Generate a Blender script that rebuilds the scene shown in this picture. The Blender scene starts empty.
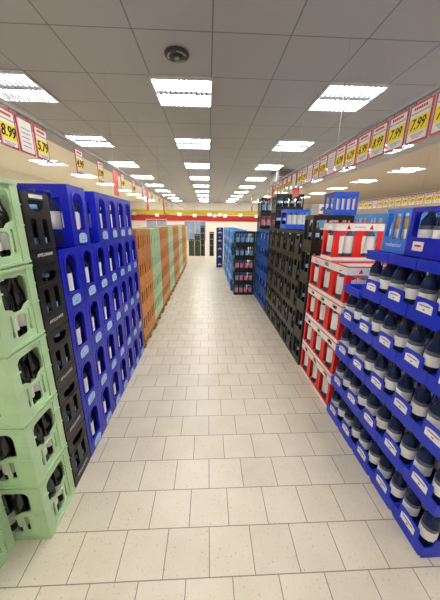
import bpy, math, random
from mathutils import Matrix, Vector
random.seed(7)
PI = math.pi
C = bpy.context.scene.collection
S = bpy.context.scene

# ------------------------------------------------------------------ camera, world, exposure
cam_d = bpy.data.cameras.new('camera'); cam = bpy.data.objects.new('camera', cam_d); C.objects.link(cam)
cam_d.sensor_fit = 'VERTICAL'; cam_d.sensor_height = 36.0; cam_d.lens = 36.0 * 262 / 600
cam_d.clip_start = 0.02
F = 262.0
vy = Vector((208 - 220, -(222 - 300), -F)).normalized()
vz = -Vector((210 - 220, -(1182 - 300), -F)).normalized()
vz = (vz - vy * vz.dot(vy)).normalized()
vx = vy.cross(vz)
cam.matrix_world = Matrix.Translation((0, 0, 1.55)) @ Matrix((vx, vy, vz)).to_4x4()
S.camera = cam
w = bpy.data.worlds.new('world'); S.world = w; w.use_nodes = True
w.node_tree.nodes['Background'].inputs[0].default_value = (0.9, 0.93, 1, 1)
w.node_tree.nodes['Background'].inputs[1].default_value = 0.3
S.view_settings.view_transform = 'Standard'; S.view_settings.look = 'None'
S.view_settings.gamma = 1; S.view_settings.use_curve_mapping = False
S.view_settings.exposure = 1.45
PANEL = 8.0
S.cycles.max_bounces = 6; S.cycles.transparent_max_bounces = 6
S.cycles.sample_clamp_indirect = 4.0

# ------------------------------------------------------------------ materials
def s2l(c): return tuple(((v / 255) / 12.92 if v / 255 < .04045 else (((v / 255) + .055) / 1.055) ** 2.4) for v in c)
def mat(name, rgb, rough=.45, spec=.5, metal=0, vary=.06, emit=None, trans=0, scale=14):
    m = bpy.data.materials.new(name); m.use_nodes = True; nt = m.node_tree; b = nt.nodes['Principled BSDF']
    c = s2l(rgb)
    b.inputs['Roughness'].default_value = rough; b.inputs['Metallic'].default_value = metal
    b.inputs['Specular IOR Level'].default_value = spec
    if vary:
        tc = nt.nodes.new('ShaderNodeTexCoord'); n = nt.nodes.new('ShaderNodeTexNoise'); n.inputs['Scale'].default_value = scale
        n.inputs['Detail'].default_value = 2
        r = nt.nodes.new('ShaderNodeValToRGB')
        r.color_ramp.elements[0].position = .3; r.color_ramp.elements[1].position = .7
        r.color_ramp.elements[0].color = tuple(v * (1 - vary) for v in c) + (1,)
        r.color_ramp.elements[1].color = tuple(min(1, v * (1 + vary)) for v in c) + (1,)
        nt.links.new(tc.outputs['Object'], n.inputs['Vector']); nt.links.new(n.outputs['Fac'], r.inputs['Fac'])
        nt.links.new(r.outputs['Color'], b.inputs['Base Color'])
    else: b.inputs['Base Color'].default_value = c + (1,)
    if trans:
        b.inputs['Transmission Weight'].default_value = trans; b.inputs['IOR'].default_value = 1.2
    if emit:
        b.inputs['Emission Color'].default_value = s2l(emit[0]) + (1,); b.inputs['Emission Strength'].default_value = emit[1]
    return m
M = dict(
 green=mat('pale_green_plastic', (182, 214, 168), .4),
 blackp=mat('black_plastic', (18, 17, 18), .38),
 blue=mat('cobalt_blue_plastic', (8, 22, 182), .35),
 bluetray=mat('royal_blue_plastic', (6, 42, 190), .35),
 navy=mat('navy_plastic', (16, 78, 165), .4),
 dnavy=mat('dark_navy_plastic', (24, 30, 96), .4),
 sky=mat('sky_blue_plastic', (95, 165, 235), .4),
 midblue=mat('mid_blue_plastic', (40, 90, 215), .4),
 olive=mat('olive_black_plastic', (56, 56, 42), .5),
 dgreen=mat('dark_green_plastic', (48, 58, 36), .5),
 red=mat('red_plastic', (226, 36, 28), .35),
 white=mat('white_plastic', (240, 234, 226), .4),
 orange=mat('orange_brown_plastic', (206, 130, 48), .45),
 teal=mat('teal_plastic', (20, 160, 165), .4),
 wood=mat('pallet_wood', (170, 128, 84), .8, .2, vary=.2, scale=30),
 card=mat('pale_cardboard', (214, 182, 130), .85, .2),
 glassblk=mat('black_glass', (14, 14, 14), .08, .8, vary=0),
 glassblue=mat('dark_blue_bottle', (44, 58, 96), .07, .9, vary=0, trans=.4), band=mat('grey_band', (88, 96, 112), .3, vary=0),
 pet=mat('clear_bottle', (130, 142, 165), .1, .7, vary=0, trans=.5),
 paper=mat('white_paper', (238, 236, 232), .7, .2, vary=.03),
 paperb=mat('pale_blue_label', (176, 206, 240), .5, .3, vary=.05),
 pink=mat('pink_label', (236, 150, 175), .5, .3),
 lblue=mat('light_blue_label', (130, 190, 235), .5, .3),
 capb=mat('blue_cap', (28, 38, 120), .35), capw=mat('white_cap', (225, 225, 225), .4), capk=mat('black_cap', (22, 24, 34), .35),
 gold=mat('gold_label', (205, 160, 70), .4, .4),
 ink=mat('dark_ink', (22, 22, 24), .6, .2, vary=0), inkblue=mat('blue_ink', (60, 80, 150), .6, .2, vary=0),
 inkred=mat('red_ink', (205, 40, 40), .6, .2, vary=0), inkgrey=mat('grey_ink', (150, 150, 155), .6, .2, vary=0),
 signred=mat('sign_red', (190, 22, 34), .4), yellow=mat('sign_yellow', (250, 226, 24), .5, vary=0),
 greenink=mat('green_ink', (20, 140, 80), .6, .2, vary=0),
 steel=mat('painted_steel', (120, 120, 116), .35, .5, .3), wire=mat('thin_wire', (170, 170, 168), .4, .5, .4),
 softblue=mat('soft_blue_ink', (120, 150, 215), .6, .2, vary=0), azure=mat('azure_plastic', (58, 124, 222), .35), louvre=mat('louvre_metal', (56, 56, 58), .5, .2, vary=0), fixture=mat('fixture_white', (236, 236, 232), .35), 
 tube=mat('tube_light', (255, 252, 244), .4, vary=0, emit=((252, 250, 248), PANEL * 3)),
 glow=mat('reflector_light', (255, 252, 244), .4, vary=0, emit=((252, 250, 247), PANEL)),
 speak=mat('speaker_dark', (52, 50, 50), .5), speakg=mat('speaker_ring', (150, 150, 148), .35, .5, .5),
 wall=mat('cream_wall', (240, 235, 224), .9, .2, vary=.02, scale=2), 
 creamc=mat('cream_ceiling', (250, 245, 230), .9, .2, vary=.01), beigec=mat('beige_ceiling', (212, 198, 182), .9, .2, vary=.01),
 bandr=mat('red_band', (180, 40, 28), .6), bandy=mat('yellow_band', (200, 182, 48), .6),
 glassgrey=mat('window_glass', (150, 165, 190), .1, .6, vary=.25, scale=2), frame=mat('window_frame', (205, 200, 195), .5),
 grey=mat('grey_metal', (140, 138, 130), .5), 
)
def grid_mat(name, base, line, bw, bh, offset, mortar, shift, rough, speck=False, bump=.15, var=.04):
    m = bpy.data.materials.new(name); m.use_nodes = True; nt = m.node_tree; b = nt.nodes['Principled BSDF']
    tc = nt.nodes.new('ShaderNodeTexCoord'); mp = nt.nodes.new('ShaderNodeMapping'); mp.inputs['Location'].default_value = shift
    br = nt.nodes.new('ShaderNodeTexBrick')
    br.offset = offset; br.offset_frequency = 2; br.squash = 1
    i = br.inputs; i['Scale'].default_value = 1; i['Brick Width'].default_value = bw; i['Row Height'].default_value = bh
    i['Mortar Size'].default_value = mortar; i['Mortar Smooth'].default_value = .3; i['Bias'].default_value = 0
    c = s2l(base)
    i['Color1'].default_value = tuple(v * (1 - var) for v in c) + (1,); i['Color2'].default_value = tuple(min(1, v * (1 + var)) for v in c) + (1,)
    i['Mortar'].default_value = s2l(line) + (1,)
    nt.links.new(tc.outputs['Object'], mp.inputs['Vector']); nt.links.new(mp.outputs['Vector'], br.inputs['Vector'])
    out = br.outputs['Color']
    if speck:
        n = nt.nodes.new('ShaderNodeTexNoise'); n.inputs['Scale'].default_value = 80; n.inputs['Detail'].default_value = 4
        r = nt.nodes.new('ShaderNodeValToRGB'); r.color_ramp.elements[0].position = .3; r.color_ramp.elements[1].position = .38
        r.color_ramp.elements[0].color = (.7, .65, .56, 1); r.color_ramp.elements[1].color = (1, 1, 1, 1)
        n2 = nt.nodes.new('ShaderNodeTexNoise'); n2.inputs['Scale'].default_value = 5; n2.inputs['Detail'].default_value = 5
        r2 = nt.nodes.new('ShaderNodeValToRGB'); r2.color_ramp.elements[0].position = .3; r2.color_ramp.elements[1].position = .7
        r2.color_ramp.elements[0].color = (.9, .89, .87, 1); r2.color_ramp.elements[1].color = (1, 1, 1, 1)
        nt.links.new(tc.outputs['Object'], n.inputs['Vector']); nt.links.new(n.outputs['Fac'], r.inputs['Fac'])
        nt.links.new(tc.outputs['Object'], n2.inputs['Vector']); nt.links.new(n2.outputs['Fac'], r2.inputs['Fac'])
        for rr in (r, r2):
            mx = nt.nodes.new('ShaderNodeMix'); mx.data_type = 'RGBA'; mx.blend_type = 'MULTIPLY'; mx.inputs[0].default_value = 1
            nt.links.new(out, mx.inputs[6]); nt.links.new(rr.outputs['Color'], mx.inputs[7]); out = mx.outputs[2]
    nt.links.new(out, b.inputs['Base Color'])
    bp = nt.nodes.new('ShaderNodeBump'); bp.inputs['Strength'].default_value = bump; bp.inputs['Distance'].default_value = .002; bp.invert = True
    nt.links.new(br.outputs['Fac'], bp.inputs['Height']); nt.links.new(bp.outputs['Normal'], b.inputs['Normal'])
    b.inputs['Roughness'].default_value = rough
    return m
M['floor'] = grid_mat('floor_tile', (212, 203, 184), (132, 121, 104), .212, .208,   .5, .0026, (.103, -.783 + 10.4, 0), .33, True)
M['ceil'] = grid_mat('ceiling_tile', (178, 179, 180), (128, 128, 127), .575, .617, 0, .006, (.54 + 11.5, -2.355 + 12.34, 0), .9, False, .3, .015)

# ------------------------------------------------------------------ mesh helpers
def tmp_mesh(curve):
    o = bpy.data.objects.new('tmp', curve); C.objects.link(o)
    dg = bpy.context.evaluated_depsgraph_get()
    me = bpy.data.meshes.new_from_object(o.evaluated_get(dg))
    v = [tuple(x.co) for x in me.vertices]; f = [tuple(p.vertices) for p in me.polygons]
    bpy.data.objects.remove(o); bpy.data.curves.remove(curve); bpy.data.meshes.remove(me)
    return v, f
_pc = {}
def plate_geo(outer, holes, th):
    key = (tuple(outer), tuple(tuple(h) for h in holes), th)
    if key not in _pc:
        cu = bpy.data.curves.new('c', 'CURVE'); cu.dimensions = '2D'; cu.fill_mode = 'BOTH'; cu.extrude = th / 2
        for loop in [outer] + list(holes):
            sp = cu.splines.new('POLY'); sp.points.add(len(loop) - 1)
            for p, (x, y) in zip(sp.points, loop): p.co = (x, y, 0, 1)
            sp.use_cyclic_u = True
        _pc[key] = tmp_mesh(cu)
    return _pc[key]
_tc = {}
def text_geo(s, size, ex=.0004):
    key = (s, size)
    if key not in _tc:
        cu = bpy.data.curves.new('t', 'FONT'); cu.body = s; cu.size = size; cu.extrude = ex; cu.resolution_u = 2
        cu.align_x = 'CENTER'; cu.align_y = 'CENTER'
        _tc[key] = tmp_mesh(cu)
    return _tc[key]
# frame maps: 2D (u, v, w) on a face of a crate; FRONT looks to -Y
def face_m(origin, ang):      # u along the face, v up, w outwards
    return Matrix.Translation(origin) @ Matrix.Rotation(ang, 4, 'Z') @ Matrix(((1, 0, 0, 0), (0, 0, -1, 0), (0, 1, 0, 0), (0, 0, 0, 1)))
class MB:
    def __init__(s): s.v = []; s.f = []; s.m = []; s.sm = []
    def add(s, v, f, m=0, T=None, smooth=False):
        k = len(s.v)
        if T is not None: v = [tuple(T @ Vector(p)) for p in v]
        s.v += [tuple(p) for p in v]; s.f += [tuple(i + k for i in q) for q in f]; s.m += [m] * len(f); s.sm += [smooth] * len(f); return s
    def box(s, x0, x1, y0, y1, z0, z1, m=0, T=None):
        v = [(x0, y0, z0), (x1, y0, z0), (x1, y1, z0), (x0, y1, z0), (x0, y0, z1), (x1, y0, z1), (x1, y1, z1), (x0, y1, z1)]
        return s.add(v, [(0, 3, 2, 1), (4, 5, 6, 7), (0, 1, 5, 4), (1, 2, 6, 5), (2, 3, 7, 6), (3, 0, 4, 7)], m, T)
    def plate(s, outer, holes, th, T, m=0):
        v, f = plate_geo(outer, holes, th); return s.add(v, f, m, T)
    def text(s, t, size, T, m=0):
        v, f = text_geo(t, size); return s.add(v, f, m, T)
    def lathe(s, prof, n=14, m=0, T=None):
        v = []; f = []
        for r, z in prof: v += [(r * math.cos(2 * PI * k / n), r * math.sin(2 * PI * k / n), z) for k in range(n)]
        for i in range(len(prof) - 1):
            for k in range(n): f.append((i * n + k, i * n + (k + 1) % n, (i + 1) * n + (k + 1) % n, (i + 1) * n + k))
        s.add(v, f, m, T, True)
        L = len(prof) - 1
        s.add([v[k] for k in range(n)], [tuple(reversed(range(n)))], m, T); s.add([v[L * n + k] for k in range(n)], [tuple(range(n))], m, T)
        return s
    def build(s, name, mats, parent=None, bevel=0):
        me = bpy.data.meshes.new(name); me.from_pydata(s.v, [], s.f)
        for mm in (mats if isinstance(mats, (list, tuple)) else [mats]): me.materials.append(mm)
        me.polygons.foreach_set('material_index', s.m); me.polygons.foreach_set('use_smooth', s.sm); me.update()
        o = bpy.data.objects.new(name, me); C.objects.link(o)
        if parent: o.parent = parent
        if bevel:
            b = o.modifiers.new('bevel', 'BEVEL'); b.width = bevel; b.segments = 1; b.limit_method = 'ANGLE'; b.angle_limit = math.radians(50)
        return o
KEEP = []
def tag(o, label, cat, group=None):
    o['label'] = label; o['category'] = cat
    if group: o['group'] = group
    elif 'group' in o: del o['group']
    return o
used = set()
def put(proto, x, y, z, rz, label, cat, group=None, scale=None):
    """first use moves the proto itself, later uses copy it and its parts"""
    if proto.name in used:
        o = proto.copy(); C.objects.link(o)
        for ch in KIDS[proto.name]:
            c = ch.copy(); C.objects.link(c); c.parent = o
            for g in KIDS.get(ch.name, ()):
                d = g.copy(); C.objects.link(d); d.parent = c
    else: o = proto; used.add(proto.name)
    o.location = (x, y, z); o.rotation_euler = (0, 0, rz)
    if scale: o.scale = scale
    return tag(o, label, cat, group)
KIDS = {}
def kids(root, *ch): KIDS[root.name] = list(ch); return root
def st(name, mb, m):
    o = mb.build(name, m); o['kind'] = 'structure'; return o

def rect(u0, u1, v0, v1): return [(u0, v0), (u1, v0), (u1, v1), (u0, v1)]
def rrect(u0, u1, v0, v1, r, n=3):
    p = []
    for cx, cy, a in ((u1 - r, v0 + r, -90), (u1 - r, v1 - r, 0), (u0 + r, v1 - r, 90), (u0 + r, v0 + r, 180)):
        for k in range(n + 1):
            t = math.radians(a + 90 * k / n); p.append((round(cx + r * math.cos(t), 5), round(cy + r * math.sin(t), 5)))
    return p
def arch(u0, u1, v0, v1, n=8, rise=None, r=.008):
    h = rise or (u1 - u0) / 2; c = (u0 + u1) / 2; a = (u1 - u0) / 2
    p = [(u0 + r, v0), (u1 - r, v0), (u1, v0 + r)]
    for k in range(n + 1):
        t = PI * k / n; p.append((round(c + a * math.cos(t), 5), round(v1 - h + h * math.sin(t), 5)))
    return p + [(u0, v0 + r)]

# ------------------------------------------------------------------ the room
X0, X1, Y0, Y1, ZC = -5.4, 9.0, -3.0, 19.5, 2.86
st('floor', MB().box(X0, X1, Y0, Y1, -.1, 0), M['floor'])
st('ceiling_left', MB().box(X0, -2.72, Y0, Y1, ZC, ZC + .1), M['creamc'])
st('ceiling_right', MB().box(3.85, X1, Y0, Y1, ZC, ZC + .1), M['beigec'])
st('ceiling', MB().box(-2.72, 3.85, Y0, Y1, ZC, ZC + .1), M['ceil'])
st('wall_left', MB().box(X0 - .1, X0, Y0, Y1, 0, ZC), M['wall'])
st('wall_right', MB().box(X1, X1 + .1, Y0, Y1, 0, ZC), M['wall'])
st('wall_back', MB().box(X0, X1, Y0 - .1, Y0, 0, ZC), M['wall'])
st('wall_front', MB().box(X0, X1, Y1, Y1 + .1, 0, ZC), M['wall'])
st('trim_1', MB().box(X0, X1, Y1 - .05, Y1, 2.02, 2.33), M['bandy'])
st('trim_2', MB().box(X0, X1, Y1 - .06, Y1, 1.6, 1.98), M['bandr'])
def window(n, x0, x1, z0, z1, y, mull):
    f = st('window_%d' % n, MB().box(x0, x1, y - .03, y, z0, z1), M['glassgrey'])
    fr = MB(); t = .05
    fr.box(x0 - t, x1 + t, y - .09, y, z1, z1 + t).box(x0 - t, x1 + t, y - .09, y, z0 - t, z0).box(x0 - t, x0, y - .09, y, z0, z1).box(x1, x1 + t, y - .09, y, z0, z1)
    for k in range(1, mull): xx = x0 + (x1 - x0) * k / mull; fr.box(xx - .02, xx + .02, y - .08, y, z0, z1)
    fr.build('window_frame', M['frame'], f)
window(1, -4.3, -2.95, .9, 1.66, Y1, 2)
window(2, -1.65, -.2, .0 + .3, 1.58, Y1, 2)

# ceiling light fixtures
def make_fixture():
    w_, d = .585, .6; h = .03
    b = MB()
    for x in (-w_ / 2, w_ / 2 - .012): b.box(x, x + .012, -d / 2, d / 2, -h, 0)
    for y in (-d / 2, d / 2 - .012): b.box(-w_ / 2 + .012, w_ / 2 - .012, y, y + .012, -h, 0)
    o = b.build('ceiling_light', M['fixture'])
    rf = MB().box(-w_ / 2 + .012, w_ / 2 - .012, -d / 2 + .012, d / 2 - .012, -.004, -.001).build('reflector', M['glow'], o)
    ch = [rf]
    for y in (-d / 4, d / 4):
        t = MB().lathe([(.013, -w_ / 2 + .02), (.013, w_ / 2 - .02)], 8, 0, Matrix.Translation((0, y - .07, -.018)) @ Matrix.Rotation(PI / 2, 4, 'Y')).build('lamp_tube', M['tube'], o); ch.append(t)
    lv = MB()
    for k in range(1, 11): x = -w_ / 2 + w_ * k / 11; lv.box(x - .005, x + .005, -d / 2 + .012, d / 2 - .012, -h, -.004)
    lv.box(-w_ / 2 + .012, w_ / 2 - .012, -.01, .01, -h, -.004)
    ch.append(lv.build('louvre', M['louvre'], o))
    return kids(o, *ch)
FX = make_fixture()
def wordn(n):
    o1 = ['first', 'second', 'third', 'fourth', 'fifth', 'sixth', 'seventh', 'eighth', 'ninth', 'tenth', 'eleventh', 'twelfth', 'thirteenth', 'fourteenth', 'fifteenth', 'sixteenth', 'seventeenth', 'eighteenth', 'nineteenth', 'twentieth']
    return o1[n - 1] if n <= 20 else 'twenty-' + o1[n - 21]
ords = ['nearest', 'second', 'third', 'fourth', 'fifth', 'sixth', 'seventh', 'eighth', 'ninth', 'tenth', 'eleventh', 'twelfth']
rows = {'over the middle of the aisle': -.25, 'over the crates left of the aisle': -1.975, 'in the far left ceiling row': -3.70,
        'over the crates right of the aisle': 1.475, 'over the second aisle to the right': 3.2, 'in the far right ceiling row': 4.925}
for rn, x in rows.items():
    for k in range(-2, 9):
        y = 3.268 + 1.851 * k
        nm = (ords[k] + ' from the camera') if k >= 0 else ('just behind the camera' if k == -1 else 'far behind the camera')
        put(FX, x, y, ZC, 0, 'square louvred ceiling light %s, %s' % (rn, nm), 'ceiling light', 'louvred ceiling lights')
# loudspeaker in the ceiling
sp = MB().lathe([(.09, 0), (.1, -.006), (.1, -.012), (.094, -.02), (.08, -.022)], 28).build('ceiling_speaker', M['speak'])
tag(sp, 'round dark loudspeaker set in the ceiling before the first middle light', 'loudspeaker'); sp.location = (-.25, 2.62, ZC - .001)
MB().lathe([(.045, -.022), (.047, -.028), (.03, -.032)], 20).build('speaker_cone', M['speak'], sp)
MB().lathe([(.02, -.032), (.018, -.037)], 14).build('speaker_center', M['speakg'], sp)
rg = MB()
for a0 in (35, 155, 275):
    for k in range(8):
        a = math.radians(a0 + k * 9); a2 = math.radians(a0 + (k + 1) * 9)
        p = [(.064 * math.cos(a), .064 * math.sin(a)), (.078 * math.cos(a), .078 * math.sin(a)), (.078 * math.cos(a2), .078 * math.sin(a2)), (.064 * math.cos(a2), .064 * math.sin(a2))]
        rg.add([(x, y, -.0225) for x, y in p] + [(x, y, -.0255) for x, y in p], [(0, 1, 2, 3), (4, 7, 6, 5), (0, 4, 5, 1), (1, 5, 6, 2), (2, 6, 7, 3), (3, 7, 4, 0)])
rg.build('speaker_ring', M['speakg'], sp)
# ceiling air unit
ac = MB().box(-.3, .3, -.35, .35, -.34, 0).build('ceiling_air_unit', M['grey'], None, .01)
tag(ac, 'grey boxy air unit hanging under the ceiling right of the aisle', 'air conditioner'); ac.location = (2.05, 7.6, ZC)
g = MB()
for k in range(6): g.box(-.25, .25, -.36, -.35, -.3 + k * .045, -.28 + k * .045)
g.build('grille', M['speak'], ac)

# ------------------------------------------------------------------ bottles
def bottle(name, r, h, glass, cap, label, lz, neck=None, ls=None, n=14, round_=False, band=None):
    rn = .014 if r > .03 else .012
    prof = [(r * .86, 0), (r, .008), (r, h * .62), (r * .93, h * .69), (r * .6, h * .8), (rn, h * .87), (rn, h - .018)]
    if round_: prof = [(r * .86, 0), (r, .008), (r, h * .66), (r * .93, h * .75), (r * .74, h * .83), (r * .45, h * .89), (rn, h * .92), (rn, h - .018)]
    b = MB().lathe(prof, n).build(name, M[glass])
    ch = [MB().lathe([(rn + .003, h - .02), (rn + .003, h - .002), (rn, h)], 10).build('cap', M[cap], b)]
    ch.append(MB().lathe([(r + .0008, lz[0]), (r + .0008, lz[1])], n).build('label', M[label], b))
    if neck: ch.append(MB().lathe([(r * .72, h * .755), (r * .45, h * .835)], n).build('neck_label', M[neck], b))
    if band: ch.append(MB().lathe([(r + .0006, band[0]), (r + .0006, band[1])], n).build('upper_label', M['band'], b))
    return kids(b, *ch)
BT = dict(
 wine=bottle('beer_bottle', .034, .29, 'glassblk', 'capw', 'paper', (.05, .12), 'paper'),
 blk=bottle('mineral_water_bottle', .033, .27, 'glassblk', 'lblue', 'lblue', (.085, .115)),
 big=bottle('glass_water_bottle', .044, .31, 'glassblue', 'capb', 'paper', (.085, .19)),
 pet=bottle('plastic_water_bottle', .037, .243, 'glassblue', 'capk', 'paper', (.082, .136), round_=True, band=(.139, .156)),
 white=bottle('plastic_mineral_bottle', .043, .262, 'pet', 'capw', 'paper', (.05, .19)),
 brown=bottle('brown_beer_bottle', .036, .28, 'glassblk', 'capw', 'paperb', (.06, .09), n=8),
 silver=bottle('dark_soda_bottle', .036, .26, 'glassblk', 'capw', 'paperb', (.1, .14), 'paper', n=10),
 pinkb=bottle('pink_labelled_bottle', .036, .25, 'pet', 'capw', 'pink', (.05, .15), n=10),
 blueb=bottle('blue_labelled_bottle', .036, .25, 'pet', 'capw', 'lblue', (.05, .15), n=10),
 juice=bottle('juice_bottle', .028, .21, 'gold', 'capw', 'paper', (.07, .12), 'gold', n=12),
)

# ------------------------------------------------------------------ crates
def crate_shell(W, D, H, fh, sh, th=.008, outer=None, ribs=(), rib=.005, floor=.01, taper=0):
    """front and back carry the holes fh, the two sides carry sh"""
    b = MB(); W2, D2 = W / 2, D / 2
    fo = rect(-W2, W2, 0, H); so = rect(-D2 + th, D2 - th, 0, H)
    for ang, d in ((0, D2), (PI, D2)):
        b.plate(fo, fh, th, Matrix.Rotation(ang, 4, 'Z') @ face_m((0, -d + th / 2, 0), 0))
    for ang in (PI / 2, -PI / 2):
        b.plate(so, sh, th, Matrix.Rotation(ang, 4, 'Z') @ face_m((0, -W2 + th / 2, 0), 0))
    b.box(-W2 + th, W2 - th, -D2 + th, D2 - th, 0, floor)
    for z0, z1, full in ribs:
        e = rib
        if full:
            b.box(-W2 - e, W2 + e, -D2 - e, -D2, z0, z1).box(-W2 - e, W2 + e, D2, D2 + e, z0, z1).box(-W2 - e, -W2, -D2, D2, z0, z1).box(W2, W2 + e, -D2, D2, z0, z1)
        else:
            c = .045
            for sx in (-1, 1):
                for sy in (-1, 1):
                    xa, xb = sorted((sx * (W2 + e), sx * (W2 - c))); ya, yb = sorted((sy * D2, sy * (D2 + e))); b.box(xa, xb, ya, yb, z0, z1)
                    xa, xb = sorted((sx * W2, sx * (W2 + e))); ya, yb = sorted((sy * D2, sy * (D2 - c))); b.box(xa, xb, ya, yb, z0, z1)
    return b
FM = lambda D: face_m((0, -D / 2, 0), 0)
def on_faces(D):  # front face map with offset outwards
    return lambda off: face_m((0, -D / 2 - off, 0), 0)

# pale green beer crate
def mk_green():
    W, D, H = .25, .37, .338
    def holes(a):
        top = [(-a + .004, .178), (-a * .55, .168), (-a * .3, .150), (a * .3, .150), (a * .55, .168), (a - .004, .178), (a, .19), (a, .262)]
        top += [(a - .03 + .03 * math.cos(t), .268 + .03 * math.sin(t)) for t in (0.4, .8, 1.2, 1.57)] + [(-a + .03 - .03 * math.cos(t), .268 + .03 * math.sin(t)) for t in (1.57, 1.2, .8, .4)] + [(-a, .262), (-a, .19)]
        return [top, arch(-a * .46, a * .46, .04, .138, 4, .012), rect(-a * .8, -a * .62, .05, .145), rect(a * .62, a * .8, .05, .145)]
    b = crate_shell(W - .01, D - .01, H, holes(.076), holes(.12), ribs=[(.0, .011, 1), (.157, .164, 0), (.242, .249, 0), (.32, .334, 1)], rib=.0085)
    W2, D2, e = W / 2 - .005, D / 2 - .005, .006     # raised pads make the chunky corner posts
    for sx in (-1, 1):
        for sy in (-1, 1):
            xa, xb = sorted((sx * (W2 - .038), sx * (W2 + e))); ya, yb = sorted((sy * (D2 - .001), sy * (D2 + e))); b.box(xa, xb, ya, yb, .011, .321)
            xa, xb = sorted((sx * (W2 - .001), sx * (W2 + e))); ya, yb = sorted((sy * (D2 - .048), sy * (D2 - .001))); b.box(xa, xb, ya, yb, .011, .321)
    return b.build('green_beer_crate', M['green'], None, .0025)
GREEN = mk_green(); kids(GREEN)

def mk_black():
    W, D, H = .203, .37, .331
    handle = [(-.062, .292), (-.05, .262), (-.02, .25), (.03, .25), (.055, .262), (.066, .292), (.05, .3), (-.05, .3)]
    fh = [handle, rrect(-.062, -.022, .1, .215, .006), rrect(.022, .062, .1, .215, .006)]
    sh = [rrect(-.13, -.04, .1, .215, .006), rrect(.04, .13, .1, .215, .006), rrect(-.05, .05, .25, .29, .012)]
    b = crate_shell(W, D, H, fh, sh, ribs=[])
    b.box(-W / 2 + .01, W / 2 - .01, -D / 2 - .004, -D / 2, .07, .078)
    b.box(-W / 2 + .004, W / 2 - .004, -D / 2 - .004, -D / 2, .232, .238)
    o = b.build('black_water_crate', M['blackp'], None, .002)
    lg = MB().text('APOLLINARIS', .021, face_m((0, -D / 2 - .001, .048), 0)).build('lettering', M['paper'], o)
    lg['label'] = 'white printed lettering'
    return kids(o, lg)
BLACK = mk_black()

def mk_blue():
    W, D, H = .2205, .35, .347
    b = crate_shell(W, D, H, [arch(-.06, .06, .092, .312, 8, .045)], [arch(-.13, .13, .1, .318, 8, .04)], ribs=[])
    b.box(-W / 2 + .008, W / 2 - .008, D / 2 - .02, D / 2 - .012, .01, H - .02)
    # raised frame round the front arch
    b.plate(arch(-.076, .076, .08, .326, 8, .055), [arch(-.06, .06, .092, .312, 8, .045)], .004, face_m((0, -D / 2 - .002, 0), 0))
    o = b.build('blue_water_crate', M['blue'], None, .0015)
    bd = MB().plate(arch(-.05, .05, .016, .076, 6, .02), [], .003, face_m((0, -D / 2 - .0055, 0), 0)).build('badge', M['paperb'], o)
    tx = MB().plate(arch(-.036, .036, .048, .0685, 6, .012), [arch(-.0345, .0345, .0495, .067, 6, .011)], .001, face_m((0, -D / 2 - .008, 0), 0)).box(-.024, .024, -D / 2 - .0085, -D / 2 - .0075, .031, .036).build('emblem', M['inkblue'], bd)
    pl = MB()
    pl.box(-W / 2 - .0015, -W / 2, -.12, .12, .02, .085)
    p = pl.build('side_plate', M['dnavy'], o)
    tx.data.materials[0] = M['softblue']; KIDS[bd.name] = [tx]
    return kids(o, bd, p)
BLUE = mk_blue()

def mk_slot(name, m, W, D, H, slots, mm=None):
    b = crate_shell(W, D, H, [rrect(u - .028, u + .028, .12, .27, .012) for u in slots] , [rrect(-.12, -.03, .115, .235, .01), rrect(.03, .12, .115, .235, .01)], ribs=[(.002, .012, 1), (H - .016, H - .004, 1)], rib=.007)
    return kids(b.build(name, m))
ORANGE = mk_slot('orange_beer_crate', M['orange'], .228, .33, .33, (-.05, .05))
PGREEN = mk_slot('pale_green_beer_crate', M['green'], .228, .33, .33, (-.05, .05))

def mk_tray():
    W, D, H = .206, .33, .269; t = .007
    b = MB(); W2, D2 = W / 2, D / 2
    b.box(-W2 + t, W2 - t, -D2 + t, D2 - t, 0, .008)
    # tray walls: raised in the middle, lower in front of the corner bottles, rounded foot corners
    fo = [(-W2 + .02, 0), (W2 - .02, 0), (W2 - .006, .006), (W2, .02), (W2, .07), (.07, .072), (.066, .078), (.063, .12), (.057, .127), (-.057, .127), (-.063, .12), (-.066, .078), (-.07, .072), (-W2, .07), (-W2, .02), (-W2 + .006, .006)]
    so = [(-D2 + t, 0), (D2 - t, 0), (D2 - t, .062), (.12, .066), (.105, .11), (-.105, .11), (-.12, .066), (-D2 + t, .062)]
    for ang in (0, PI): b.plate(fo, [], t, Matrix.Rotation(ang, 4, 'Z') @ face_m((0, -D2 + t / 2, 0), 0))
    for ang in (PI / 2, -PI / 2): b.plate(so, [], t, Matrix.Rotation(ang, 4, 'Z') @ face_m((0, -W2 + t / 2, 0), 0))
    # slim inner posts that carry the next tray
    for sx in (-1, 1):
        for yc in (-.055, .055):
            xa, xb = sorted((sx * (W2 - t), sx * (W2 - t - .004))); b.box(xa, xb, yc - .004, yc + .004, .008, .246)
    o = b.build('blue_bottle_tray', M['bluetray'], None, .0015)
    lb = MB().plate([(-.045, .062), (.045, .062), (.045, .1)] + [(.045 - .09 * k / 6, .1 + .009 * math.sin(PI * k / 6)) for k in range(1, 6)] + [(-.045, .1)], [], .002, face_m((0, -D2 - .0015, 0), 0)).build('paper_label', M['paper'], o)
    tx = MB().box(-.032, .032, -D2 - .0035, -D2 - .0025, .091, .0955).box(-.006, .006, -D2 - .0035, -D2 - .0025, .072, .078, 1).build('label_print', [M['inkblue'], M['inkred']], lb)
    KIDS[lb.name] = [tx]
    return kids(o, lb)
TRAY = mk_tray()

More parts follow.
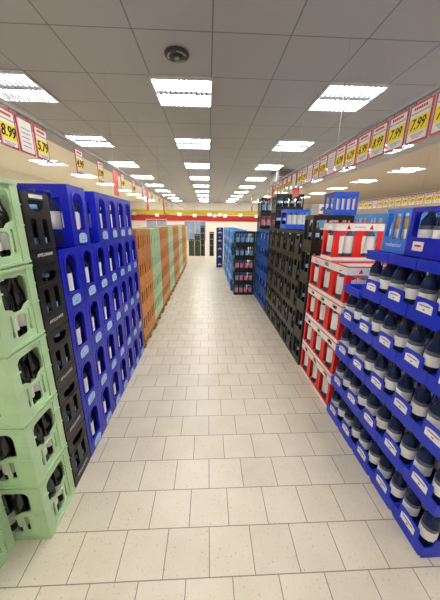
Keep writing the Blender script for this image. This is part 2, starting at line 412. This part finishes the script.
def mk_red(name='red_white_crate'):
    W, D, H = .231, .40, .308; t = .009; W2, D2 = W / 2, D / 2
    b = MB().box(-W2 + t, W2 - t, -D2 + t, D2 - t, .0, .01)
    for ang, d, hw, pp in ((0, D2, W2, (-1, 1)), (PI, D2, W2, (-1, 1)), (PI / 2, W2, D2 - t, (-1, 0, 1)), (-PI / 2, W2, D2 - t, (-1, 0, 1))):
        T = Matrix.Rotation(ang, 4, 'Z') @ face_m((0, -d + t / 2, 0), 0)
        for p in pp:
            if p == 0: o_ = [(-.038, .03), (.038, .03), (.03, .15), (.034, .25), (-.034, .25), (-.03, .15)]
            elif p < 0: o_ = [(-hw, .03), (-hw + .04, .03), (-hw + .03, .15), (-hw + .036, .25), (-hw, .25)]
            else: o_ = [(hw, .03), (hw, .25), (hw - .036, .25), (hw - .03, .15), (hw - .04, .03)]
            b.plate(o_, [], t, T)
    # red lip on top and red line round the base
    e = .002
    for z0, z1 in ((.302, .309), (.031, .037)):
        b.box(-W2 - e, W2 + e, -D2 - e, -D2 + t, z0, z1).box(-W2 - e, W2 + e, D2 - t, D2 + e, z0, z1).box(-W2 - e, -W2 + t, -D2, D2, z0, z1).box(W2 - t, W2 + e, -D2, D2, z0, z1)
    o = b.build(name, M['red'])
    hd = rrect(-.042, .042, .256, .294, .018, 4)
    rim = MB(); base = MB()
    for ang, d, hw, h in ((0, D2, W2, [hd]), (PI, D2, W2, [hd]), (PI / 2, W2, D2 - t, []), (-PI / 2, W2, D2 - t, [])):
        T = Matrix.Rotation(ang, 4, 'Z') @ face_m((0, -d + t / 2 - .001, 0), 0)
        rim.plate(rect(-hw, hw, .245, .302), h, t, T); base.plate(rect(-hw, hw, 0, .031), [], t, T)
    r = rim.build('rim', M['white'], o); r['label'] = 'white rim with handle holes'
    bs = base.build('base', M['white'], o); bs['label'] = 'white base band'
    mk = MB(); tx = MB()
    for ang in (PI / 2, -PI / 2):
        T = Matrix.Rotation(ang, 4, 'Z') @ face_m((0, -W2 - .0015, 0), 0)
        for u in (-.095, .095): mk.plate([(u - .018, .256), (u + .018, .256), (u, .294)], [], .001, T)
        tx.text('Rosbacher', .022, Matrix.Rotation(ang, 4, 'Z') @ face_m((0, -W2 - .0015, .275), 0))
    a = mk.build('triangle_mark', M['inkred'], r); c = tx.build('lettering', M['inkgrey'], r)
    KIDS[r.name] = [a, c]
    return kids(o, r, bs)
RED = mk_red()

def mk_olive():
    W, D, H = .315, .33, .291
    fh = [arch(-.142, -.082, .03, .262, 5, .02), arch(.082, .142, .03, .262, 5, .02), rrect(-.05, .05, .19, .262, .01)]
    b = crate_shell(W, D, H, fh, [arch(-.12, -.03, .05, .25, 5, .02), arch(.03, .12, .05, .25, 5, .02)])
    o = b.build('black_soda_crate', M['blackp'])
    p = MB().plate([(-.04, .02), (.04, .02), (.072, .06), (.06, .12), (.04, .165), (-.04, .165), (-.06, .12), (-.072, .06)], [], .006, face_m((0, -D / 2 - .003, 0), 0)).build('front_panel', M['olive'], o)
    p['label'] = 'olive grey raised panel'
    return kids(o, p)
OLIVE = mk_olive()

def mk_open(name, m, W, D, H, n, sn=3, lab=None, z0=.05, z1=None, lower=None):
    z1 = z1 or H - .04
    def wins(w_, n_):
        p = (w_ - .02) / n_; return [rrect(-w_ / 2 + .01 + p * k + .009, -w_ / 2 + .01 + p * (k + 1) - .009, z0, z1, .008) for k in range(n_)]
    b = crate_shell(W, D, H, wins(W, n), wins(D - .03, sn))
    o = b.build(name, m); ch = []
    if lab:
        l = MB().plate(rrect(-W * .28, W * .28, .012, z0 - .01, .005), [], .002, face_m((0, -D / 2 - .001, 0), 0)).build('label_strip', lab, o); ch.append(l)
    return kids(o, *ch)
BK4 = mk_open('black_bottle_crate', M['blackp'], .42, .3, .272, 4, 3)
BKA = mk_open('tall_black_crate', M['blackp'], .24, .4, .3225, 2, 3, z0=.08, z1=.28)
NAVYC = mk_open('dark_blue_crate', M['navy'], .28, .33, .285, 2, 3, z0=.1, z1=.23)
def mk_dn():
    W, D, H = .225, .32, .272
    b = crate_shell(W, D, H, [rrect(-.04, .04, .21, .24, .01)], [rrect(-.11, -.02, .1, .22, .01), rrect(.02, .11, .1, .22, .01)])
    o = b.build('navy_crate', M['dnavy'])
    l = MB().plate([(-.07, .09), (.07, .09), (.06, .12), (.02, .125), (0, .17), (-.02, .125), (-.06, .12)], [], .002, face_m((0, -D / 2 - .001, 0), 0)).build('white_emblem', M['paperb'], o)
    return kids(o, l)
DN = mk_dn()
SKYC = mk_open('light_blue_crate', M['sky'], .3, .33, .275, 3, 3, M['paperb'], z0=.07)
MIDC = mk_open('bright_blue_crate', M['midblue'], .235, .25, .215, 4, 2, z0=.05, z1=.18)
FARB = mk_open('far_black_crate', M['blackp'], .2, .3, .275, 2, 2, z0=.2)
FARG = mk_open('dark_green_crate', M['dgreen'], .25, .3, .25, 2, 2, z0=.18)

# ------------------------------------------------------------------ placing stacks
L, R_, FR = PI / 2, -PI / 2, 0
lay = ['bottom layer', 'second layer', 'third layer', 'fourth layer', 'top layer', 'sixth layer']
nth = ['first', 'second', 'third', 'fourth', 'fifth', 'sixth', 'seventh', 'eighth', 'ninth', 'tenth']
def inside(kind, crate, lx, ly, z, label, cat='bottle', group=None, sc=None):
    """a bottle standing in a crate; lx, ly in the crate's own axes"""
    p = crate.matrix_basis @ Vector((lx, ly, 0))
    return put(BT[kind], p.x, p.y, crate.location.z + z, random.uniform(0, 6), label, cat, group, sc)
G = .0015
# -- left side: pale green stack by the camera, and the one before it
D = .37
for k in range(5):
    c = put(GREEN, -.80 - D / 2, 1.094, k * .342, L, 'pale green beer crate next to the black crates, %s' % lay[k], 'crate', 'pale green beer crates near the camera')
    n = 0
    for j, lx in enumerate((-.075, 0, .075)):
        inside('wine', c, lx, -.125, .012, 'dark bottle, %s in the aisle side of the green crate, %s' % (('near', 'middle', 'far')[j], lay[k]), group='dark bottles in the near green crates')
    for j, ly in enumerate((-.042, .042, .125)):
        inside('wine', c, -.075, ly, .012, 'dark bottle, %s from aisle on the near side of the green crate, %s' % (nth[j + 1], lay[k]), group='dark bottles in the near green crates')
for k in range(2):
    c = put(GREEN, -.965 - D / 2, .825, k * .342, L, 'pale green beer crate at the lower left picture edge, %s' % lay[k], 'crate', 'pale green beer crates near the camera')
    for j, lx in enumerate((0, .075)):
        inside('wine', c, lx, -.125, .012, 'dark bottle, %s, in the green crate at picture edge, %s' % (('middle', 'far')[j], lay[k]), group='dark bottles in the near green crates')
# -- black stack
for k in range(5):
    c = put(BLACK, -.80 - .185, 1.336, k * .335, L, 'black water crate between green and blue stacks, %s' % lay[k], 'crate', 'black crates between green and blue')
    for j, lx in enumerate((-.045, .045)):
        inside('blk', c, lx, -.14, .012, 'dark bottle with pale label, %s in the black crate, %s' % (('near', 'far')[j], lay[k]), group='bottles in the black crates')
    if k == 4:
        s_ = MB().plate(rrect(-.05, .05, .306, .322, .004), [], .002, face_m((0, -.187, 0), 0)).build('paper_strip', M['paper'], c); s_['label'] = 'white paper strip above the handle'
# -- blue stack
for i in range(7):
    y = 1.447 + .111 + .2225 * i
    for k in range(4):
        c = put(BLUE, -.80 - .175, y, k * .35, L, 'cobalt blue water crate, %s column from the black stack, %s' % (nth[i], lay[k]), 'crate', 'cobalt blue crates on the left')
        inside('big', c, random.uniform(-.012, .012), -.12, .012, 'dark blue bottle in cobalt crate, %s column after the black stack, %s' % (nth[i], lay[k]), group='bottles in the cobalt crates')
for i, y in enumerate((1.75, 2.125, 2.3475, 2.57, 2.7925)):
    c = put(BLUE, -.80 - .175, y, 1.4, L, 'cobalt blue crate on the stack top, %s one from the camera' % ords[i], 'crate', 'cobalt blue crates on the left')
    inside('big', c, 0, -.12, .012, 'dark blue bottle facing aisle in the %s top cobalt crate' % ords[i], group='bottles in the cobalt crates')
    if i < 2:
        for j, ly in enumerate((-.03, .06)):
            inside('big', c, -.04, ly, .012, 'dark blue bottle, %s behind in the %s top cobalt crate' % (nth[j], ords[i]), group='bottles in the cobalt crates')
# -- beer crates on pallets
PAL = MB()
for x in (-.38, 0, .38): PAL.box(x - .05, x + .05, -.36, .36, .022, .09)
for x in (-.4, -.2, 0, .2, .4): PAL.box(x - .06, x + .06, -.36, .36, .095, .115)
for y in (-.31, 0, .31): PAL.box(-.45, .45, y - .04, y + .04, 0, .022)
PAL = kids(PAL.build('wooden_pallet', M['wood']))
seq = ['o', 'o', 'o', 'g', 'g', 'g', 'o', 'o', 'o', 'o', 'g', 'g', 'g', 'o', 'o', 'o', 'o', 'o', 'g', 'g', 'g', 'g', 'o', 'o', 'o', 'o', 'o']
blk = 0; cnt = 0
for i, s_ in enumerate(seq):
    if i and seq[i - 1] != s_: blk += 1; cnt = 0
    y = 3.05 + .12 + .24 * i
    for k in range(4):
        nm = ('orange', 'pale green')[s_ == 'g']
        tail = '%s column of the %s block past the blue stack, %s' % (nth[cnt], nth[blk], ('bottom', 'second', 'third', 'top')[k] + ' layer')
        c = put(ORANGE if s_ == 'o' else PGREEN, -.80 - .165, y, .12 + k * .334, L, '%s beer crate, %s' % (nm, tail), 'crate', nm + ' beer crates on pallets')
        for a_, lx in ((('near', -.05), ('far', .05)) if i < 13 else ()):
            inside('brown', c, lx, -.12, .012, '%s dark bottle in %s crate, %s' % (a_, nm, tail.replace(' past the blue stack', '').replace(' column of the', ' column,')), group='beer bottles in the pallet crates')
    cnt += 1
for i in range(9):
    put(PAL, -1.245, 3.41 + .735 * i, 0, 0, 'wooden pallet under the beer crates, %s from the blue stack' % nth[i], 'pallet', 'wooden pallets on the left')
bd = MB().box(-.16, .16, -.35, .35, 0, 1.38).build('cardboard_stack', M['card'], None, .01)
tag(bd, 'pale cardboard stack at the far end of the beer crates', 'cardboard'); bd.location = (-.97, 10.1, 0)

# -- right side: blue trays with plastic bottles
for i in range(5):
    y = .815 + .105 + .21 * i
    for k in range(5 if i < 4 else 4):
        c = put(TRAY, 1.02 + .165, y, k * .272, R_, 'royal blue bottle tray, %s column from the camera, %s' % (nth[i], lay[k]), 'crate', 'royal blue bottle trays')
        for a, lx in (('far', -.057), ('near', .057)):
            for r, ly in enumerate((-.115, 0) if i else (-.11, 0, .11)):
                if r == 2 and a == 'far': continue
                inside('pet', c, lx, ly, .009, 'water bottle in royal blue tray, column %s, %s, %s %s row' % (('one', 'two', 'three', 'four', 'five')[i], lay[k], a, ('aisle', 'middle', 'back')[r]), group='bottles in the royal blue trays')
b = MB().box(-.103, .103, -.165, .165, 0, .006)
for z0, z1, e in ((.006, .052, 0), (.045, .054, .0025)):
    b.box(-.103 - e, .103 + e, -.165 - e, -.158, z0, z1).box(-.103 - e, .103 + e, .158, .165 + e, z0, z1).box(-.103 - e, -.096, -.158, .158, z0, z1).box(.096, .103 + e, -.158, .158, z0, z1)
FLAT = kids(b.build('flat_blue_tray', M['bluetray'], None, .0015))
for i in range(5):
    put(FLAT, 1.02 + .165, .92 + .2115 * i, (1.336 if i < 4 else 1.064), R_, 'empty flat blue tray on top of the bottles, %s column from the camera' % nth[i], 'tray', 'flat blue trays on the bottle trays')
# one deep blue crate and one sky blue crate on the trays
def mk_deep():
    W, D, H = .30, .33, .24
    b = crate_shell(W, D, H, [rrect(-.125, .125, .095, .22, .02)], [rrect(-.12, .12, .095, .22, .02)])
    o = b.build('deep_blue_crate', M['blue'], None, .002)
    l = MB().plate(rrect(-.1, -.03, .03, .075, .004), [], .002, face_m((0, -D / 2 - .001, 0), 0)).build('paper_label', M['paper'], o)
    l2 = MB().box(-.085, -.045, -D / 2 - .003, -D / 2 - .002, .05, .06).build('label_print', M['inkred'], l); KIDS[l.name] = [l2]
    return kids(o, l)
DEEP = mk_deep()
c = put(DEEP, 1.05 + .165, 1.225, 1.392, R_, 'deep blue crate with two big bottles on top of the trays', 'crate')
for a, lx in (('far', -.092), ('middle', 0), ('near', .092)):
    inside('pet', c, lx, -.108, .012, 'big water bottle, %s one in the deep blue crate on top' % a, sc=(1.05, 1.05, .9))
W, D, H = .2, .3, .24
b = crate_shell(W, D, H, [rrect(-.085, -.04, .09, .215, .01), rrect(-.022, .022, .075, .215, .01), rrect(.04, .085, .075, .215, .01)], [rrect(-.11, .11, .08, .23, .01)])
SKY2 = b.build('sky_blue_crate', M['azure'], None, .002)
MB().text('rosbacher', .032, face_m((0, -D / 2 - .001, .045), 0)).build('lettering', M['paper'], SKY2)
SKY2.location = (1.06 + .15, 1.485, 1.392); SKY2.rotation_euler = (0, 0, R_)
tag(SKY2, 'sky blue crate with three slim gold bottles on the trays', 'crate')
for a, lx in (('far', -.06), ('middle', 0), ('near', .06)):
    inside('juice', SKY2, lx, -.11, .012, 'slim gold bottle, %s one in the sky blue crate' % a, group='gold bottles in the sky blue crate')

# -- red and white crates
for i in range(3):
    y = 1.875 + .1165 + .2345 * i
    for k in range(4):
        c = put(RED, 1.03 + .2, y, k * .312, R_, 'red and white crate, %s column past the blue trays, %s' % (nth[i], lay[k] if k < 3 else 'top layer'), 'crate', 'red and white crates')
        for a, lx in (('far', -.052), ('near', .052)):
            for r, ly in enumerate((-.135, -.03)):
                if r and not (i == 0 and a == 'near'): continue
                inside('white', c, lx, ly, .012, 'clear bottle with white label in red crate, column %s, %s, %s%s' % (('one', 'two', 'three')[i], lay[k], a, ' behind' if r else ''), group='bottles in the red crates')
c = put(RED, 1.03 + .2, 2.26, 4 * .312 + .001, R_, 'red and white crate alone on top of the red stack', 'crate', 'red and white crates')
for j, (lx, ly) in enumerate(((-.052, -.135), (.052, -.135), (.052, -.045), (.052, .045), (.052, .135))):
    inside('white', c, lx, ly, .012, 'clear bottle with white label in the topmost red crate, %s from the aisle' % (('far aisle corner', 'near aisle corner', 'second', 'third', 'fourth')[j]), group='bottles in the red crates')

# -- black crates behind the red ones
for k in range(5):
    c = put(BKA, 1.02 + .2, 2.725, k * .326, R_, 'tall black crate directly behind the red crates, %s' % lay[k], 'crate', 'tall black crates')
    for j, (lx, ly) in enumerate(((.06, -.14), (.06, 0), (.06, .13), (-.06, -.14))):
        if k < 3 and j in (1, 2): continue
        inside('silver', c, lx, ly, .012, 'dark bottle in the tall black crate, %s, %s' % (lay[k], ('near aisle corner', 'near side middle', 'near side right', 'far aisle corner')[j]), group='bottles in the tall black crates')
for i in range(5):
    y = 2.86 + .16 + .319 * i
    for k in range(5):
        c = put(OLIVE, 1.02 + .165, y, k * .294, R_, 'black crate with olive panel, %s column past tall black stack, %s' % (nth[i], lay[k]), 'crate', 'black crates with olive panels')
        for a, lx in (('far', -.112), ('near', .112)):
            inside('silver' if a == 'near' or k == 4 else 'wine', c, lx, -.118, .012, 'dark bottle in olive panel crate, column %s, %s, %s window' % (('one', 'two', 'three', 'four', 'five')[i], lay[k], a), group='bottles in the olive panel crates', sc=(1, 1, .92))
for i in range(4):
    y = 4.47 + .145 + .285 * i
    for k in range(5):
        c = put(NAVYC, 1.02 + .165, y, k * .288, R_, 'dark blue crate, %s column past the olive panel crates, %s' % (nth[i], lay[k]), 'crate', 'dark blue crates')
        if k in (0, 1, 4):
            inside('white' if k else 'blueb', c, .065, -.112, .012, 'pale bottle in dark blue crate, column %s, %s' % (('one', 'two', 'three', 'four')[i], lay[k]), group='bottles in the dark blue crates', sc=(.9, .9, .95))
# loose blue crate with white bottles on the black block
W, D, H = .31, .28, .25
def mk_low():
    b = MB(); t = .008; W2, D2 = W / 2, D / 2
    b.box(-W2 + t, W2 - t, -D2 + t, D2 - t, 0, .008)
    for ang, d, hw in ((0, D2, W2), (PI, D2, W2), (PI / 2, W2, D2 - t), (-PI / 2, W2, D2 - t)):
        b.plate(rect(-hw, hw, 0, .06), [], t, Matrix.Rotation(ang, 4, 'Z') @ face_m((0, -d + t / 2, 0), 0))
        b.plate(rect(-hw, hw, .215, H), [], t, Matrix.Rotation(ang, 4, 'Z') @ face_m((0, -d + t / 2, 0), 0))
    for sx in (-1, 1):
        for sy in (-1, 1): b.box(min(sx * W2, sx * (W2 - .014)), max(sx * W2, sx * (W2 - .014)), min(sy * D2, sy * (D2 - .014)), max(sy * D2, sy * (D2 - .014)), .06, .215)
    return kids(b.build('open_blue_crate', M['midblue'], None, .002))
LOW = mk_low()
c = put(LOW, 1.195, 3.75, 1.473, FR, 'open blue crate with white bottles on the olive panel crates', 'crate')
for j in range(4):
    inside('white', c, -.108 + .072 * j, -.085, .01, 'white labelled bottle, %s from the left in the open blue crate' % nth[j], group='white bottles in the open blue crate', sc=(.78, .78, .9))
# black crates on top of the dark blue block, facing the camera
for n, (x, y, z, kd) in enumerate(((1.19, 5.25, 1.4425, 'pinkb'), (1.19, 5.25, 1.7165, 'blueb'), (1.235, 4.3, 1.473, 'silver'))):
    nm = ('lower black crate on the dark blue crates', 'upper black crate above the dark blue crates', 'black crate with grey bottles on the olive panel crates')[n]
    c = put(BK4, x, y, z, FR, nm, 'crate', 'black crates facing the camera')
    for j in range(4):
        inside(kd, c, -.15 + .1 * j, -.105, .012, '%s bottle in the %s' % (nth[j], nm), group='bottles in the black crates facing camera')
c = put(BK4, 1.235, 4.3, 1.473 + .2735, FR, 'topmost black crate behind the open blue crate', 'crate', 'black crates facing the camera', (1, 1, .8))
for j in range(4):
    inside('silver', c, -.15 + .1 * j, -.105, .012, '%s bottle in the topmost black crate behind the open blue crate' % nth[j], group='bottles in the black crates facing camera', sc=(1, 1, .78))
# tower of black crates reaching into the aisle
for k in range(5):
    c = put(BK4, .565 + .213, 5.76, k * .2735, FR, 'black crate of the tower standing into the aisle, %s' % lay[k], 'crate', 'black crate tower')
    for j in range(4):
        inside('pinkb' if k < 3 else 'blueb', c, -.15 + .1 * j, -.105, .012, '%s bottle with %s label in the black tower crate, %s' % (nth[j], 'pink' if k < 3 else 'blue', lay[k]), group='bottles in the black tower')
    # its left side bottle
for k in range(5):
    put(BK4, 1.215, 5.76, k * .2735, FR, 'black crate right beside the black tower, %s' % lay[k], 'crate', 'black crate tower')
# light blue crates behind the tower
for i in range(10):
    for k in range(5):
        c = put(SKYC if (i + k) % 3 else NAVYC, .53 + .165, 6.1 + .31 * i, k * .2775, R_, 'blue crate, %s column behind the black tower, %s' % (nth[i], lay[k]), 'crate', 'blue crates behind the tower', (1, 1, .97) if not (i + k) % 3 else None)
        if i < 10 and k > 1:
            inside('blueb', c, .05, -.12, .012, 'pale bottle in blue crate, %s column behind the tower, %s' % (nth[i], lay[k]), group='bottles behind the tower')
# navy stack with white marks
for k in range(5):
    c = put(DN, .41, 9.45, k * .2735, FR, 'navy crate with white strip at the aisle end, %s' % lay[k], 'crate', 'navy crates at the aisle end')
# far end stacks
for (x, n_, P, nm, hh) in ((-.25, 5, FARB, 'black', .277), (.17, 4, FARB, 'dark', .277), (-.5, 4, FARG, 'dark green', .252), (-.78, 3, FARG, 'dark green', .252)):
    for k in range(n_):
        wh = {-.25: 'in the middle', .17: 'right of the middle', -.5: 'left of the middle', -.78: 'beside the cardboard'}[x]
        put(P, x, 12.7, k * hh, FR, '%s crate of the far stack %s, %s' % (nm, wh, lay[k]), 'crate', 'crate stacks at the far end')

# ------------------------------------------------------------------ goods seen over the right hand stacks
c = put(MIDC, 1.365, 2.82, 1.632, FR, 'bright blue crate on top of the tall black crates', 'crate', None)
for j in range(4):
    inside('white', c, -.081 + .054 * j, -.085, .013, '%s slim bottle in the bright blue crate on top' % nth[j], group='bottles in the bright blue crate', sc=(.5, .5, .74))
# stacks in the next aisle
for i in range(5):
    for k in range(6):
        if k < 5 and i > 2: pass
        c = put(SKYC, 1.9 + .165, 2.1 + .31 * i, k * .2775, R_, 'light blue crate in the second aisle, %s column from camera, %s' % (nth[i], 'top layer' if k == 5 else ('fifth layer' if k == 4 else lay[k])), 'crate', 'light blue crates in the second aisle')
tb = MB().box(-.068, .068, -.1, .1, 0, .26).build('teal_carton', M['teal'], None, .006)
tag(tb, 'teal carton behind the open blue crate', 'carton'); tb.location = (1.41, 4.01, 1.473)
MB().box(-.05, .05, -.103, -.1, .06, .2).build('label', M['lblue'], tb)
for k in range(5):
    put(OLIVE, 1.02 + .165 + .345, 3.179 + .319, k * .294, R_, 'black crate of the second row under the sign, %s' % lay[k], 'crate', 'black crates of the second row')
    put(OLIVE, 1.02 + .165 + .345, 3.179 + .319 * 2, k * .294, R_, 'black crate of the second row under the teal carton, %s' % lay[k], 'crate', 'black crates of the second row')
pk = MB().box(-.115, .115, -.12, .12, 0, .3).build('white_carton', M['white'], None, .005)
tag(pk, 'white carton with green script between teal carton and blue crate', 'carton'); pk.location = (1.47, 3.45, 1.473)
MB().box(-.115, .115, -.122, -.12, .15, .19).build('red_stripe', M['inkred'], pk)
t_ = MB()
for k in range(12):
    x = -.095 + .015 * k; z = .235 + .018 * math.sin(k * 1.3) + .002 * k; t_.box(x, x + .026, -.1225, -.1205, z - .012, z + .012)
t_.build('green_script', M['greenink'], pk)
MB().box(-.1, -.02, -.122, -.12, .02, .12).box(.02, .1, -.122, -.12, .02, .12).build('blue_picture', M['lblue'], pk)

# ------------------------------------------------------------------ price rails and signs
def rail(name, x, z, y0, y1, label, wires):
    o = MB().box(-.004, .004, y0, y1, -.006, .006).box(-.008, .008, y0, y1, -.012, -.006).build(name, M['steel'])
    o.location = (x, 0, z); tag(o, label, 'sign rail')
    for y in wires: MB().box(-.0014, .0014, y - .0014, y + .0014, .008, ZC - z).build('wire', M['wire'], o)
rail('sign_rail', 1.05, 2.155, .3, 12, 'thin grey sign rail hanging over the right hand crates', [2.35, 3.3, 4.2, 5.6, 7.5, 9.5])
rail('sign_rail', -.93, 2.065, .3, 12, 'thin grey sign rail hanging over the left hand crates', [1.25, 2.9, 4.0, 5.4, 7.2, 9])
rail('sign_rail', 4.3, 2.155, 1.5, 12, 'thin grey sign rail hanging over the second aisle', [3.0, 5.5, 8])
_sg = {}
def make_sign(price, w_=.145, h=.175, kind='price'):
    key = (price, w_, h, kind)
    if key in _sg: return _sg[key]
    m = 'signred'
    b = MB().plate(rrect(-w_ / 2, w_ / 2, -h, 0, .006), [], .003, face_m((0, 0, 0), 0))
    for x in (-w_ * .3, w_ * .3): b.box(x - .003, x + .003, -.001, .001, 0, .015)
    o = b.build('price_sign', M['signred']); ch = []
    p = MB().plate(rrect(-w_ / 2 + .01, w_ / 2 - .01, -h + .009, -.009, .004), [], .002, face_m((0, -.002, 0), 0)).build('paper', M['paper'], o); ch.append(p)
    if kind == 'price':
        hd = MB()
        for k in range(6): x = -w_ * .3 + w_ * .1 * k; hd.box(x, x + w_ * .075, -.0037, -.003, -.03, -.017)
        ch.append(hd.build('header_print', M['inkred'], o))
        q = MB().box(-w_ / 2 + .013, w_ / 2 - .013, -.0037, -.003, -.047, -.042)
        for k in range(3): q.box(-w_ * .3 + .01 * k, w_ * .3 - .012 * k, -.0037, -.003, -.142 - .008 * k, -.139 - .008 * k)
        ch.append(q.build('small_print', M['inkgrey'], o))
        y_ = MB().box(-w_ / 2 + .011, w_ / 2 - .011, -.0037, -.003, -.13, -.062).build('price_box', M['yellow'], o); ch.append(y_)
        T = face_m((0, -.0045, -.097), 0) @ Matrix(((1, .25, 0, 0), (0, 1.25, 0, 0), (0, 0, 1, 0), (0, 0, 0, 1)))
        mb = MB(); v, f = text_geo(price, .056)
        for dx in (-.0012, .0012): mb.add(v, f, 0, T @ Matrix.Translation((dx, 0, dx * .2)))
        n = mb.build('price_text', M['ink'], y_); KIDS[y_.name] = [n]
    elif kind == 'plain':
        q = MB()
        for k in range(5): q.box(-w_ * .28, w_ * (.28 - .04 * (k % 3)), -.0037, -.003, -.05 - .02 * k, -.046 - .02 * k)
        ch.append(q.build('small_print', M['inkgrey'], o))
    _sg[key] = kids(o, *ch); return o
near = ['7.99', '7.99', '7.99', '8.99', '6.99', '6.29', '6.99', None, '4.99', '5.99', None, '3.99', '4.49', None, '5.49', '5.99', '4.99', '3.99', '6.49', None, '4.29']
y = 1.295
for i, pr in enumerate(near):
    w_ = .142 + (.012 if i % 3 == 0 else 0)
    s_ = make_sign(pr or '', .148, .178, 'price' if pr else 'plain')
    put(s_, 1.05, y, 2.128, R_, ('yellow price sign %s, %s from the camera on the right rail' % (pr, wordn(i + 1)) if pr else 'plain white sign, %s from the camera on the right rail' % wordn(i + 1)), 'sign', 'signs on the right rail')
    y += .162 if i < 12 else .2
left = [(1.30, '4.99'), (1.435, '8.99'), (1.565, None), (1.70, '5.79'), (2.15, '4.99'), (2.54, '3.99'), (3.15, '4.49'), (3.6, '5.49'), (4.1, None), (4.7, '3.99'), (5.4, '4.99'), (6.3, '5.99'), (7.2, '3.99')]
for i, (y, pr) in enumerate(left):
    s_ = make_sign(pr or '', .12, .162, 'price' if pr else 'plain')
    put(s_, -.93, y, 2.039, L, ('yellow price sign %s on the left rail, %s from the camera' % (pr, wordn(i + 1)) if pr else 'plain white sign on the left rail, %s from the camera' % wordn(i + 1)), 'sign', 'signs on the left rail')
for i in range(26):
    pr = ['4.99', '3.99', '5.99'][i % 3] if i not in (2, 13, 19) else None
    s_ = make_sign(pr or '', .19, .2, 'price' if pr else 'plain')
    put(s_, 4.3, 4.2 + .215 * i, 2.128, R_, '%s sign, %s from the camera on the second aisle rail' % ('yellow price' if pr else 'plain white', wordn(i + 1)), 'sign', 'signs over the second aisle')
# red hanging banners
def banner(x, y, z0, z1, w_, rz, label, h=0):
    o = MB().box(-w_ / 2, w_ / 2, -.002, .002, z0, z1).build('red_banner', M['red']); o.location = (x, y, 0); o.rotation_euler = (0, h, rz)
    MB().box(-w_ / 2 - .004, w_ / 2 + .004, -.004, .004, z1, z1 + .008).build('hanger_clip', M['steel'], o)
    if z1 < 2.0:
        for sx in (-.3, .3): MB().box(sx * w_ - .0015, sx * w_ + .0015, -.0015, .0015, z1 + .008, (2.04 if x < 0 else 2.14)).build('wire', M['wire'], o)
    return tag(o, label, 'banner')
banner(-.93, 2.92, 1.80, 2.03, .14, L, 'red hanging strip sign on left rail, the nearest one')
banner(-.93, 4.35, 1.70, 2.03, .16, L, 'red hanging strip sign on left rail, the middle one')
banner(-.93, 5.9, 1.70, 2.03, .2, L, 'red hanging strip sign on left rail, the farthest one')
banner(1.062, 3.42 + 1.2, 1.86, 2.13, .16, R_, 'red hanging strip sign between price signs on the right rail')
banner(1.09, 3.45, 1.86, 1.965, .26, R_, 'red wide card below the right rail signs')
banner(1.05, 6.6, 1.8, 2.13, .2, R_, 'red hanging strip sign at the far end of right rail')
banner(4.25, 9.9, 1.9, 2.13, .3, R_, 'red hanging strip sign over the second aisle')
# cards hanging near the far wall
for i, x in enumerate((-4.9, -3.4, -1.9, -.9, .1, .45, .8, 1.15, 2.2, 3.3)):
    o = MB().box(-.13, .13, -.004, .004, -.2, 0).build('hanging_card', M['paper']); o.location = (x, 18.6, 2.12 - .06 * (i % 2))
    MB().box(-.003, .003, -.003, .003, 0, ZC - o.location.z).build('wire', M['wire'], o)
    tag(o, 'small white card hanging before the yellow band, %s from the left' % nth[i], 'card', 'white cards at the far wall')
